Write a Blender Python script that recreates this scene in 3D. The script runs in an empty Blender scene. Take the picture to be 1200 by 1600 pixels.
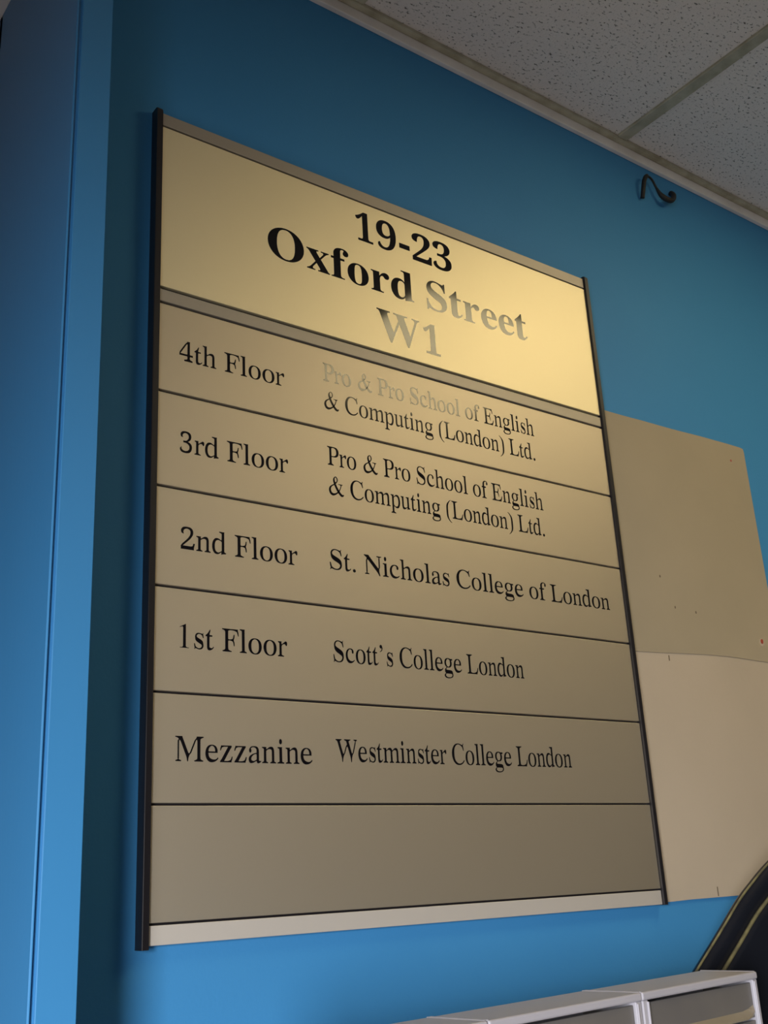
import bpy, bmesh, math, random
from mathutils import Vector, Matrix

random.seed(4)
SC = bpy.context.scene
COL = SC.collection

# ------------------------------------------------------------------ camera
cam_data = bpy.data.cameras.new('camera')
cam = bpy.data.objects.new('camera', cam_data)
COL.objects.link(cam)
SC.camera = cam
cam_data.sensor_fit = 'VERTICAL'
cam_data.sensor_height = 24.0
cam_data.lens = 24.0 * 1697.6 / 1600.0
cam_data.clip_start = 0.02
cam.location = (-0.4908, -1.0602, 1.1043)
cam.rotation_euler = (math.radians(109.0528), math.radians(2.9921), math.radians(-36.3199))

# ------------------------------------------------------------------ world, daylight, exposure
SC.view_settings.view_transform = 'Standard'
SC.view_settings.look = 'None'
SC.view_settings.gamma = 1.0
SC.view_settings.use_curve_mapping = False
SC.view_settings.exposure = 0.0
world = bpy.data.worlds.new('world')
SC.world = world
world.use_nodes = True
world.node_tree.nodes['Background'].inputs[0].default_value = (0.75, 0.85, 1.0, 1)
world.node_tree.nodes['Background'].inputs[1].default_value = 0.02

def area_light(name, loc, target, sx, sy, power, color, spread=180):
    d = bpy.data.lights.new(name, 'AREA')
    d.shape = 'RECTANGLE'
    d.size, d.size_y = sx, sy
    d.energy = power
    d.color = color
    d.spread = math.radians(spread)
    o = bpy.data.objects.new(name, d)
    o.location = loc
    v = Vector(target) - Vector(loc)
    o.rotation_euler = v.to_track_quat('-Z', 'Y').to_euler()
    COL.objects.link(o)
    return o

# daylight through the street door, in front and to the left
DAY = area_light('street_door_daylight', (-1.75, -1.85, 1.00), (0.75, 0.0, -0.32), 0.55, 1.0, 41, (0.94, 0.955, 0.99), 93)

# warm ceiling fitting strengths (used by the ceiling light's builder)
LAMP_TRAY, LAMP_TUBE = 10.6, 12.6
LAMP_COLOR = (1.0, 0.82, 0.45, 1)

# ------------------------------------------------------------------ helpers
def link(o, parent=None):
    COL.objects.link(o)
    if parent is not None:
        o.parent = parent
    return o

def mesh_obj(name, bm, mat, parent=None, smooth=False):
    bmesh.ops.recalc_face_normals(bm, faces=bm.faces)
    me = bpy.data.meshes.new(name)
    bm.to_mesh(me)
    bm.free()
    if smooth:
        for p in me.polygons:
            p.use_smooth = True
    if mat:
        me.materials.append(mat)
    return link(bpy.data.objects.new(name, me), parent)

def empty(name, loc=(0, 0, 0), rz=0.0):
    o = bpy.data.objects.new(name, None)
    o.empty_display_size = 0.05
    o.location = loc
    o.rotation_euler = (0, 0, rz)
    COL.objects.link(o)
    return o

def tag(o, label, cat, group=None):
    o['label'] = label
    o['category'] = cat
    if group:
        o['group'] = group
    return o

def structure(o):
    o['kind'] = 'structure'
    return o

def add_box(bm, x0, x1, y0, y1, z0, z1, bev=0.0, seg=2):
    r = bmesh.ops.create_cube(bm, size=1.0)
    vs = r['verts']
    for v in vs:
        v.co = Vector(((x0 + x1) / 2 + v.co.x * (x1 - x0), (y0 + y1) / 2 + v.co.y * (y1 - y0), (z0 + z1) / 2 + v.co.z * (z1 - z0)))
    if bev > 0:
        es = list({e for v in vs for e in v.link_edges})
        bmesh.ops.bevel(bm, geom=es, offset=bev, segments=seg, profile=0.5, affect='EDGES')

def box(x0, x1, y0, y1, z0, z1, bev=0.0, seg=2):
    bm = bmesh.new()
    add_box(bm, x0, x1, y0, y1, z0, z1, bev, seg)
    return bm

def add_prism(bm, pts, d):
    """polygon of 3D points pushed along vector d"""
    a = [bm.verts.new(p) for p in pts]
    b = [bm.verts.new(Vector(p) + Vector(d)) for p in pts]
    bm.faces.new(a)
    bm.faces.new(b[::-1])
    n = len(pts)
    for i in range(n):
        bm.faces.new((a[i], a[(i + 1) % n], b[(i + 1) % n], b[i]))

def add_tube(bm, pts, rad, n=10, closed=False, flat=1.0, flat_axis=None):
    """tube along points, radius per point"""
    pts = [Vector(p) for p in pts]
    m = len(pts)
    rs = rad if isinstance(rad, (list, tuple)) else [rad] * m
    rings = []
    ref = None
    for i in range(m):
        a = pts[(i - 1) % m] if (closed or i > 0) else pts[i]
        b = pts[(i + 1) % m] if (closed or i < m - 1) else pts[i]
        t = (b - a).normalized()
        if flat_axis is not None:
            u = Vector(flat_axis) - t * Vector(flat_axis).dot(t)
            u.normalize()
        else:
            if ref is None:
                ref = t.orthogonal()
            u = ref - t * ref.dot(t)
            u.normalize()
            ref = u
        w = t.cross(u)
        rings.append([bm.verts.new(pts[i] + u * math.cos(2 * math.pi * k / n) * rs[i] * flat + w * math.sin(2 * math.pi * k / n) * rs[i]) for k in range(n)])
    for i in range(m if closed else m - 1):
        A, B = rings[i], rings[(i + 1) % m]
        for k in range(n):
            bm.faces.new((A[k], A[(k + 1) % n], B[(k + 1) % n], B[k]))
    if not closed:
        bm.faces.new(rings[0][::-1])
        bm.faces.new(rings[-1])

def spline(pts, n=6):
    pts = [Vector(p) for p in pts]
    m = len(pts)
    out = []
    for i in range(m - 1):
        p0, p1, p2, p3 = pts[max(i - 1, 0)], pts[i], pts[i + 1], pts[min(i + 2, m - 1)]
        for k in range(n):
            t = k / n
            out.append(0.5 * (2 * p1 + (p2 - p0) * t + (2 * p0 - 5 * p1 + 4 * p2 - p3) * t * t + (3 * p1 - p0 - 3 * p2 + p3) * t ** 3))
    out.append(pts[-1])
    return out

# ------------------------------------------------------------------ materials
def material(name, color, rough=0.5, metal=0.0, spec=0.5, bump=None, mottle=None, coat=0.0):
    m = bpy.data.materials.new(name)
    m.use_nodes = True
    nt = m.node_tree
    N, L = nt.nodes, nt.links
    b = N['Principled BSDF']
    b.inputs['Base Color'].default_value = (*color, 1)
    b.inputs['Roughness'].default_value = rough
    b.inputs['Metallic'].default_value = metal
    b.inputs['Specular IOR Level'].default_value = spec
    b.inputs['Coat Weight'].default_value = coat
    tc = N.new('ShaderNodeTexCoord')
    if bump:
        sc, st, stretch = bump
        mp = N.new('ShaderNodeMapping')
        mp.inputs['Scale'].default_value = stretch
        nz = N.new('ShaderNodeTexNoise')
        nz.inputs['Scale'].default_value = sc
        nz.inputs['Detail'].default_value = 4
        bp = N.new('ShaderNodeBump')
        bp.inputs['Strength'].default_value = st
        bp.inputs['Distance'].default_value = 0.002
        L.new(tc.outputs['Object'], mp.inputs['Vector'])
        L.new(mp.outputs['Vector'], nz.inputs['Vector'])
        L.new(nz.outputs['Fac'], bp.inputs['Height'])
        L.new(bp.outputs['Normal'], b.inputs['Normal'])
    if mottle:
        sc, other, amount = mottle
        nz = N.new('ShaderNodeTexNoise')
        nz.inputs['Scale'].default_value = sc
        nz.inputs['Detail'].default_value = 6
        rp = N.new('ShaderNodeValToRGB')
        rp.color_ramp.elements[0].position = 0.35
        rp.color_ramp.elements[1].position = 0.7
        rp.color_ramp.elements[0].color = (*color, 1)
        c2 = [c + (o - c) * amount for c, o in zip(color, other)]
        rp.color_ramp.elements[1].color = (*c2, 1)
        L.new(tc.outputs['Object'], nz.inputs['Vector'])
        L.new(nz.outputs['Fac'], rp.inputs['Fac'])
        L.new(rp.outputs['Color'], b.inputs['Base Color'])
    return m

def emission(name, color, strength):
    m = bpy.data.materials.new(name)
    m.use_nodes = True
    nt = m.node_tree
    e = nt.nodes.new('ShaderNodeEmission')
    e.inputs[0].default_value = color
    e.inputs[1].default_value = strength
    nt.links.new(e.outputs[0], nt.nodes['Material Output'].inputs[0])
    return m

BLUE = (0.046, 0.228, 0.48)
M_BLUE = material('blue_wall_paint', BLUE, 0.6, spec=0.22, bump=(260, 0.12, (1, 1, 1)), mottle=(3, (0.052, 0.245, 0.50), 0.8))
M_BLUE_GLOSS = material('blue_gloss_paint', BLUE, 0.38, bump=(120, 0.05, (1, 1, 0.2)))
M_WHITE = material('white_trim_paint', (0.84, 0.80, 0.78), 0.5, mottle=(14, (0.55, 0.50, 0.44), 0.4))
M_GRID = material('dirty_cream_grid_metal', (0.52, 0.49, 0.37), 0.5, mottle=(30, (0.25, 0.21, 0.13), 0.7))
M_FLOOR = material('grey_vinyl_floor', (0.34, 0.30, 0.27), 0.45, mottle=(20, (0.40, 0.36, 0.33), 0.8))
M_PLAIN = material('pale_room_paint', (0.42, 0.40, 0.38), 0.7)

def tile_material():
    m = material('fissured_ceiling_tile', (0.66, 0.63, 0.60), 0.9)
    nt = m.node_tree
    N, L = nt.nodes, nt.links
    b = N['Principled BSDF']
    tc = N.new('ShaderNodeTexCoord')
    mp = N.new('ShaderNodeMapping')
    mp.inputs['Rotation'].default_value = (0, 0, 0.6)
    mp.inputs['Scale'].default_value = (1.0, 1.9, 1)
    n1 = N.new('ShaderNodeTexNoise')
    n1.inputs['Scale'].default_value = 135
    n1.inputs['Detail'].default_value = 3
    n1.inputs['Roughness'].default_value = 0.6
    r1 = N.new('ShaderNodeValToRGB')
    r1.color_ramp.elements[0].position = 0.335
    r1.color_ramp.elements[1].position = 0.40
    n2 = N.new('ShaderNodeTexNoise')
    n2.inputs['Scale'].default_value = 300
    n2.inputs['Detail'].default_value = 2
    mx = N.new('ShaderNodeMix')
    mx.data_type = 'RGBA'
    mx.inputs['A'].default_value = (0.17, 0.155, 0.13, 1)
    mx.inputs['B'].default_value = (0.84, 0.775, 0.73, 1)
    bp = N.new('ShaderNodeBump')
    bp.inputs['Strength'].default_value = 0.6
    bp.inputs['Distance'].default_value = 0.003
    ad = N.new('ShaderNodeMath')
    ad.operation = 'MULTIPLY_ADD'
    ad.inputs[1].default_value = 0.5
    L.new(tc.outputs['Object'], mp.inputs['Vector'])
    L.new(mp.outputs['Vector'], n1.inputs['Vector'])
    L.new(tc.outputs['Object'], n2.inputs['Vector'])
    L.new(n1.outputs['Fac'], r1.inputs['Fac'])
    L.new(r1.outputs['Color'], mx.inputs['Factor'])
    L.new(mx.outputs['Result'], b.inputs['Base Color'])
    L.new(n2.outputs['Fac'], ad.inputs[0])
    L.new(r1.outputs['Color'], ad.inputs[2])
    L.new(ad.outputs[0], bp.inputs['Height'])
    L.new(bp.outputs['Normal'], b.inputs['Normal'])
    return m
M_TILE = tile_material()

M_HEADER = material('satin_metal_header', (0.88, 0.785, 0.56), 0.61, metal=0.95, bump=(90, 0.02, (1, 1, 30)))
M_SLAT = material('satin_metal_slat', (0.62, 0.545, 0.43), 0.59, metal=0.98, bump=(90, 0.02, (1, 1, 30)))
M_STRIP_LIT = material('lit_aluminium_strip', (0.66, 0.60, 0.53), 0.6, metal=0.5)  # bottom strip made paler than the others: low daylight painted into its colour
M_STRIP = material('brushed_aluminium_strip', (0.45, 0.41, 0.36), 0.62, metal=0.93, bump=(60, 0.04, (1, 1, 40)))
M_RAIL = material('black_anodised_rail', (0.010, 0.008, 0.010), 0.42)
M_LETTER = material('glossy_black_lettering', (0.006, 0.005, 0.006), 0.085, spec=0.31)

M_BOARD_A = material('bare_beige_board', (0.36, 0.295, 0.20), 0.75, bump=(60, 0.10, (1, 1, 1)), mottle=(5, (0.32, 0.265, 0.18), 0.8))
M_BOARD_B = material('bare_pinkish_board', (0.47, 0.385, 0.29), 0.75, bump=(60, 0.12, (1, 1, 1)), mottle=(4, (0.42, 0.345, 0.255), 0.8))
M_RED = material('red_plastic_plug', (0.35, 0.05, 0.03), 0.5)
M_CHIP = material('chipped_plaster', (0.46, 0.36, 0.27), 0.9, bump=(300, 0.5, (1, 1, 1)))
M_SPOT = material('dark_screw_hole', (0.14, 0.10, 0.065), 0.8)
M_CABLE = material('black_cable', (0.008, 0.007, 0.007), 0.6)

M_CASE = material('grey_white_plastic', (0.44, 0.42, 0.46), 0.38)
M_DRAWER = material('smoky_grey_plastic', (0.13, 0.12, 0.115), 0.42, mottle=(12, (0.16, 0.145, 0.13), 0.8))
M_LIP = material('smoky_plastic_lip_lit_from_below', (0.27, 0.225, 0.16), 0.3)  # drawer plastic turned lighter and tan, light from below put into the colour
M_LEATHER = material('black_glossy_leather', (0.008, 0.009, 0.013), 0.25, spec=0.38, bump=(160, 0.10, (1, 1, 1)))
M_PIPING = material('worn_tan_piping', (0.20, 0.17, 0.075), 0.35, mottle=(45, (0.03, 0.03, 0.025), 0.95))
M_BLACK = material('black_plastic', (0.015, 0.015, 0.016), 0.4)
M_WOOD = material('brown_table_laminate', (0.20, 0.13, 0.08), 0.5, mottle=(6, (0.26, 0.18, 0.11), 0.8))

# ------------------------------------------------------------------ the room
WALL = 0.012          # face of the wall the sign hangs on
structure(mesh_obj('floor', box(-3.2, 3.4, -3.6, 2.2, -0.05, 0.0), M_FLOOR))
structure(mesh_obj('wall_back', box(-0.1146, 3.4, WALL, 0.20, 0.0, 2.44), M_BLUE))
# boxed return at the end of the wall: front strip, small bead, then the side running back
PX0, PX1, PY = -0.1557, -0.1147, WALL - 0.12
bm = bmesh.new()
add_prism(bm, [(PX0, PY + 0.0010, 0), (PX0 + 0.0010, PY, 0), (PX0 + 0.0018, PY, 0), (PX0 + 0.0018, PY + 0.0032, 0), (PX0 + 0.0062, PY + 0.0032, 0), (PX0 + 0.0062, PY + 0.0008, 0), (PX0 + 0.0070, PY, 0), (PX1, PY, 0), (PX1, 0.20, 0), (PX0, 0.20, 0)], (0, 0, 2.396))
add_box(bm, PX0, -0.116, 0.19, 2.2, 0, 2.44)
structure(mesh_obj('wall_left', bm, M_BLUE_GLOSS))
structure(mesh_obj('wall_right', box(3.3, 3.4, -3.6, WALL, 0, 2.44), M_PLAIN))
structure(mesh_obj('wall_passage', box(-1.5, -0.1558, 2.1, 2.2, 0, 2.44), M_PLAIN))
structure(mesh_obj('trim_2', box(-1.5, -0.1558, -0.02, 2.2, 2.280, 2.390), M_WHITE))

PITCH = 0.602
GX0, GY0 = 0.918 - 3 * PITCH, 0.012 - PITCH      # grid lines
XL = [GX0 + i * PITCH for i in range(-2, 8)]
YL = [GY0 - i * PITCH for i in range(0, 6)]
LX, LY = 0.918, GY0                               # the tile opening taken by the light
bm = bmesh.new()
ys = [WALL] + YL
for i in range(len(XL) - 1):
    for j in range(len(ys) - 1):
        if abs(XL[i] - LX) < 0.01 and abs(ys[j] - LY) < 0.01:
            continue
        add_box(bm, XL[i] + 0.004, XL[i + 1] - 0.004, ys[j + 1] + 0.004, ys[j] - (0.004 if j else 0.0), 2.400, 2.416)
ceiling = structure(mesh_obj('ceiling', bm, M_TILE))
for x in XL:
    mesh_obj('grid_bar', box(x - 0.012, x + 0.012, YL[-1], WALL - 0.019, 2.3945, 2.4005, 0.001, 1), M_GRID, ceiling)
for y in YL:
    bm = bmesh.new()
    for i in range(len(XL) - 1):
        add_box(bm, XL[i] + 0.0122, XL[i + 1] - 0.0122, y - 0.012, y + 0.012, 2.3946, 2.4004, 0.001, 1)
    mesh_obj('grid_bar', bm, M_GRID, ceiling)
structure(mesh_obj('slab', box(-3.2, 3.4, -3.6, 2.2, 2.44, 2.5), M_PLAIN)).name = 'ceiling_slab'
# wall angle: dirty cream flange under the tiles, white batten on the wall below it
bm = bmesh.new()
add_box(bm, -0.1146, 3.3, WALL - 0.019, WALL, 2.3915, 2.3998, 0.0012, 1)
t1 = structure(mesh_obj('trim_1', bm, M_GRID))
mesh_obj('batten', box(-0.1146, 3.3, WALL - 0.009, WALL, 2.3715, 2.3914, 0.0015, 2), M_WHITE, t1)

# ------------------------------------------------------------------ ceiling light (mirrored in the lettering)
lamp = tag(empty('ceiling_light', (LX + PITCH / 2, LY - PITCH / 2, 2.400)), 'square recessed fluorescent ceiling light glowing warm, mirrored in the sign lettering', 'ceiling light')
h = PITCH / 2 - 0.0125
bm = bmesh.new()
f = 0.005
for a in (-1, 1):
    add_box(bm, -h, h, a * h - (f if a > 0 else 0), a * h + (0 if a > 0 else f), -0.002, 0.03)
    add_box(bm, a * h - (f if a > 0 else 0), a * h + (0 if a > 0 else f), -h + f, h - f, -0.002, 0.03)
mesh_obj('frame', bm, M_WHITE, lamp)
mesh_obj('diffuser', box(-h + f, h - f, -h + f, h - f, 0.010, 0.014), emission('lit_diffuser', LAMP_COLOR, LAMP_TRAY), lamp)
M_TUBE = emission('lit_tube', (1.0, 0.82, 0.48, 1), LAMP_TUBE)
for k in range(4):
    y = (k - 1.5) * 0.135
    bm = bmesh.new()
    add_tube(bm, [(-h + 0.012, y, 0.0), (h - 0.012, y, 0.0)], 0.008, 10)
    mesh_obj('tube', bm, M_TUBE, lamp, True)

# ------------------------------------------------------------------ lettering
REGULAR = {
    '&': (778, '411,460 375,414 341,380 311,362 234,320 202,294 179,267 168,250 161,232 156,214 154,189 158,165 164,145 172,124 181,108 190,98 201,89 226,78 253,71 286,70 325,75 353,83 398,103 442,129 468,148 504,181 526,206 553,242 579,291 605,348 626,400 654,390 610,278 583,223 566,196 534,155 511,128 484,102 456,79 425,57 361,21 331,8 300,-3 268,-11 252,-13 220,-12 188,-5 157,7 142,15 115,37 93,67 78,100 68,133 64,166 67,199 76,228 89,255 115,290 136,309 160,325 213,356 294,395 319,410 351,437 389,480|322,408 361,432 388,455 414,486 430,516 438,547 438,571 426,603 411,626 404,632 393,636 381,636 367,630 359,624 349,610 342,594 339,578 339,553 345,523 374,448 397,395 444,314 489,247 543,177 593,124 641,86 664,72 685,62 691,63 708,68 738,83 752,67 736,37 722,17 711,8 699,0 686,-4 674,-7 649,-8 624,-4 599,4 574,18 551,35 518,66 483,102 423,177 388,228 354,285 325,339 310,372 284,445 274,479 269,510 268,529 270,550 275,569 286,596 301,618 320,636 347,653 374,663 396,666 411,663 432,653 451,638 466,617 475,601 484,571 484,549 480,529 473,508 463,489 451,471 428,445 395,418 362,396 338,382|497,420 700,420 700,400 668,396 640,380 628,370 600,370 592,385 560,396 497,402'),
    "'": (333, '83,594 79,612 81,630 88,646 99,660 114,670 131,675 149,675 166,670 181,660 192,646 199,630 201,612 197,594 218,600 219,574 217,551 209,529 197,504 180,480 170,470 157,461 126,447 87,433 79,447 122,473 150,495 158,506 164,519 172,550 172,555 169,558 160,560 156,556 137,554 119,558 103,567 90,580'),
    '(': (333, '304,-161 272,-144 244,-124 201,-76 172,-34 160,-8 150,20 143,53 139,90 135,172 137,367 143,438 150,470 160,499 172,526 201,573 230,610 244,624 258,635 304,660 292,676 229,647 209,635 190,620 125,561 103,536 85,510 70,480 60,447 54,410 48,329 48,212 51,134 55,97 61,62 70,30 83,1 100,-25 140,-72 180,-110 200,-126 242,-152 291,-177'),
    ')': (333, '29,-161 61,-144 89,-124 132,-76 161,-34 173,-8 183,20 190,53 194,90 198,172 196,367 190,438 183,470 173,499 161,526 132,573 103,610 89,624 75,635 29,660 41,676 104,647 124,635 143,620 208,561 230,536 248,510 263,480 273,447 279,410 285,329 285,212 282,134 278,97 272,62 263,30 250,1 233,-25 193,-72 153,-110 133,-126 91,-152 42,-177'),
    '.': (250, '181,44 179,59 174,72 165,84 153,93 140,98 126,100 111,98 98,93 86,84 77,72 72,59 70,45 72,30 77,17 86,5 98,-4 111,-9 125,-11 140,-9 153,-4 165,5 174,17 179,30'),
    '1': (500, '118,0 394,0 394,15 340,20 310,34 299,62 299,676 291,676 111,585 111,571 160,590 195,598 210,588 215,560 215,62 206,34 176,20 118,15'),
    '2': (500, '39,0 455,0 448,20 447,59 449,78 467,137 471,157 475,196 429,196 419,150 410,127 398,116 369,107 334,103 100,103 250,242 324,315 347,342 372,375 390,405 408,439 419,470 425,508 424,549 418,574 404,607 389,626 370,642 348,656 322,666 307,669 271,674 203,675 155,670 118,659 90,643 69,624 54,601 46,582 43,563 42,540 47,514 54,494 61,483 70,475 88,465 112,459 133,458 121,488 116,515 119,540 126,561 138,578 163,599 191,613 210,617 238,619 266,613 294,599 315,583 326,570 333,554 337,536 338,507 333,470 325,443 308,410 280,367 252,332 216,292 87,167 75,153 57,124 35,96 38,77 40,38 38,19 30,0'),
    '3': (500, '227,-14 279,-9 319,1 346,13 375,35 399,64 417,101 428,146 431,189 429,220 421,255 412,277 398,296 378,316 355,332 324,346 296,354 325,368 349,386 377,417 393,444 404,476 408,510 407,551 398,588 388,609 374,628 356,644 335,656 297,670 266,674 230,676 178,673 149,667 125,659 98,641 78,619 65,594 60,566 60,548 64,526 72,502 78,493 88,486 114,476 146,473 133,495 128,509 127,530 130,550 135,562 146,579 160,593 177,605 195,613 213,618 233,618 248,616 262,611 283,600 303,583 314,570 322,555 325,538 327,497 324,475 320,464 309,444 265,390 257,385 233,378 210,373 147,371 154,352 154,333 147,313 210,312 249,304 272,296 313,264 336,239 341,230 347,211 349,190 348,169 342,134 336,119 327,106 300,81 283,70 265,62 230,53 192,53 164,59 138,71 115,88 103,103 98,111 93,129 95,149 101,172 82,167 66,153 48,125 44,112 43,99 46,70 55,49 70,29 92,12 121,-1 148,-8 180,-13'),
    '4': (500, '181,0 454,0 454,50 463,50 429,56 385,72 372,82 365,102 364,138 366,157 373,176 472,176 465,197 465,218 472,239 373,239 366,258 364,277 364,638 366,657 373,676 279,676 275,660 266,643 252,627 218,594 195,561 46,316 29,283 23,250 18,234 20,215 19,195 12,176 275,176 282,157 284,138 284,110 279,88 271,77 245,65 208,53 177,50 180,50 180,0|65,255 199,476 244,556 275,586 284,577 288,568 289,559 285,448 284,280 282,259 275,239 56,239'),
    'C': (667, '386,-13 421,-8 454,-1 486,9 516,22 545,38 572,57 597,78 621,103 633,130 604,155 601,144 594,133 584,123 552,95 530,80 506,66 470,51 433,41 408,37 383,36 343,39 306,47 271,62 239,83 210,109 184,141 165,180 153,224 147,274 145,330 147,389 152,443 164,490 183,531 207,565 235,594 265,616 295,631 328,641 363,644 379,643 408,639 451,625 528,580 544,569 555,556 562,543 601,448 627,448 622,510 603,593 603,614 621,655 627,676 600,676 595,660 584,639 580,636 564,633 534,634 483,652 448,663 414,670 368,676 334,676 294,672 257,665 223,654 177,632 151,613 128,591 107,567 79,525 62,494 49,462 35,409 30,372 28,312 32,274 38,237 55,185 70,153 97,109 128,71 151,49 192,22 222,8 255,-3 291,-10 330,-14'),
    'E': (611, '22,0 537,0 535,21 542,42 562,83 577,125 589,166 597,208 570,208 534,133 519,109 508,95 491,83 471,72 418,53 384,46 347,41 298,40 271,43 229,56 215,63 209,73 206,98 206,282 208,303 216,323 260,323 286,320 331,310 348,304 353,300 362,287 371,264 384,215 389,172 414,172 412,254 409,275 394,316 390,337 392,357 406,399 411,419 413,440 414,502 390,502 382,459 369,415 359,391 349,379 327,369 289,360 263,358 216,357 208,378 206,399 206,570 208,589 212,603 220,608 261,622 308,626 349,624 385,620 417,613 447,603 475,591 486,583 495,574 506,554 515,529 523,499 529,465 552,465 551,524 549,544 545,563 525,623 524,642 531,662 13,662 12,637 34,633 47,628 87,609 95,603 101,596 108,570 110,536 110,113 108,85 104,70 100,63 94,57 47,34 34,29 12,25 21,24 21,0'),
    'F': (556, '28,0 317,0 317,25 328,26 294,30 274,36 226,58 220,62 215,71 211,86 208,110 208,284 210,304 218,325 239,325 274,324 298,320 325,313 347,304 358,291 368,267 380,219 388,172 413,172 413,230 409,269 404,289 390,328 388,348 393,367 407,406 410,426 413,504 387,504 379,461 367,417 357,393 347,381 325,371 286,362 261,360 218,359 210,379 208,399 208,579 211,602 215,608 220,610 258,623 302,627 349,625 385,621 416,614 445,604 472,591 487,580 494,567 502,545 516,499 523,465 546,465 546,504 543,544 540,563 520,623 519,642 525,662 12,662 13,636 49,625 87,607 102,595 109,581 112,555 112,122 111,93 104,70 100,64 92,58 45,36 17,28 16,26 24,25 26,0'),
    'L': (611, '24,0 540,0 537,20 543,41 561,82 576,122 587,163 598,225 571,225 532,133 517,108 505,93 488,81 445,61 414,51 379,44 341,41 301,40 279,42 259,47 220,62 216,65 212,72 208,90 207,120 207,551 209,582 212,593 217,601 229,609 276,631 296,635 320,637 318,638 318,662 12,662 12,637 48,627 85,609 100,598 104,592 108,577 110,551 110,117 108,89 101,66 88,55 42,34 14,27 21,25'),
    'M': (889, '27,0 192,0 193,25 201,26 178,30 159,37 128,52 121,57 120,63 127,78 128,95 128,507 129,526 133,546 142,565 159,547 172,529 181,511 344,128 356,91 371,0 396,0 410,91 429,145 438,163 450,181 483,217 495,236 618,526 626,544 639,562 656,580 665,560 670,540 671,520 671,121 669,88 664,68 658,60 604,35 569,27 582,25 584,0 847,0 848,25 863,26 830,32 783,54 773,62 767,82 764,124 764,550 766,575 770,590 774,596 788,607 826,625 859,635 861,637 860,662 652,662 651,644 644,626 632,607 599,571 587,553 462,262 454,243 441,225 425,207 408,225 396,243 388,262 233,626 227,644 226,662 15,662 15,638 12,637 34,633 52,628 104,604 110,597 114,579 114,573 109,568 91,556 87,536 86,516 86,88 87,80 93,66 94,60 88,55 50,36 16,27 24,25 26,0'),
    'N': (722, '636,-11 629,29 609,109 604,149 605,209 609,229 629,269 634,289 635,309 635,576 634,584 623,604 628,609 668,627 706,637 707,662 514,662 513,638 511,636 553,628 597,609 603,606 605,602 594,595 590,590 589,585 588,288 585,268 576,248 554,263 536,279 522,294 222,631 210,647 203,662 23,662 22,638 12,637 32,630 45,623 122,565 124,546 121,526 101,487 96,468 95,448 95,82 98,72 107,64 108,60 60,38 41,33 19,30 35,30 36,5 203,5 205,30 213,30 175,40 135,57 130,63 140,82 141,90 142,471 146,490 154,510 176,494 194,479 209,464 523,112 547,81 607,-11'),
    'P': (556, '29,0 297,0 299,25 307,27 278,34 232,55 224,60 215,73 212,89 210,117 210,258 212,279 219,299 351,299 392,303 426,311 456,323 469,331 491,349 510,370 524,395 537,435 542,466 540,514 531,553 519,578 497,607 477,625 454,640 433,648 408,654 375,658 311,662 16,662 16,637 52,626 90,608 104,597 108,590 112,576 114,551 114,117 112,89 105,66 91,55 46,34 18,27 26,25 27,0|210,354 210,579 211,593 214,601 223,608 262,623 290,627 313,625 334,621 353,614 381,598 399,583 415,565 421,555 427,533 432,493 431,449 426,423 417,401 401,382 372,361 342,346 320,339 283,334 210,334'),
    'S': (556, '69,-14 79,15 86,18 101,19 128,15 187,-4 227,-11 283,-13 340,-7 378,3 410,18 437,37 451,51 463,67 478,95 487,125 490,147 491,182 488,228 482,259 473,287 458,314 430,345 390,374 359,391 218,454 169,483 156,494 147,505 142,517 140,537 144,560 154,582 168,602 194,624 216,635 242,643 271,645 305,641 321,637 345,626 412,588 420,581 429,566 440,542 466,463 491,463 488,527 479,570 468,612 468,633 477,655 491,676 462,676 460,665 452,648 432,645 418,646 340,666 296,674 257,676 212,672 181,664 145,647 123,629 111,616 101,601 88,575 83,557 79,526 79,505 87,443 92,419 105,387 118,367 134,348 154,330 191,303 238,278 350,225 380,208 393,198 413,178 419,167 422,155 423,143 421,131 416,113 403,88 377,60 353,43 327,31 297,24 260,23 230,27 203,36 177,48 134,73 121,84 112,96 101,123 72,230 42,230 43,189 46,149 53,108 63,67 63,47 42,-14'),
    'W': (944, '297,-11 316,100 336,155 345,174 356,192 389,229 401,247 470,414 482,432 499,451 515,432 527,414 534,395 627,137 636,100 645,26 652,-11 679,-11 697,120 714,177 721,196 732,214 763,252 774,271 782,289 875,568 878,581 871,599 875,604 882,608 932,635 927,638 927,662 783,662 783,638 780,637 809,630 841,616 846,613 847,609 839,596 823,545 741,303 734,283 723,264 707,244 691,263 680,281 672,300 570,594 570,599 574,606 582,613 625,632 650,638 650,662 374,662 374,638 373,636 395,632 409,627 446,609 460,599 470,581 491,514 479,494 446,456 433,437 362,264 349,245 332,226 316,244 305,263 298,282 205,543 194,584 193,605 199,613 248,633 270,637 265,638 264,662 10,662 10,638 5,637 27,629 69,606 80,596 89,578 251,121 258,83 269,-11'),
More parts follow.
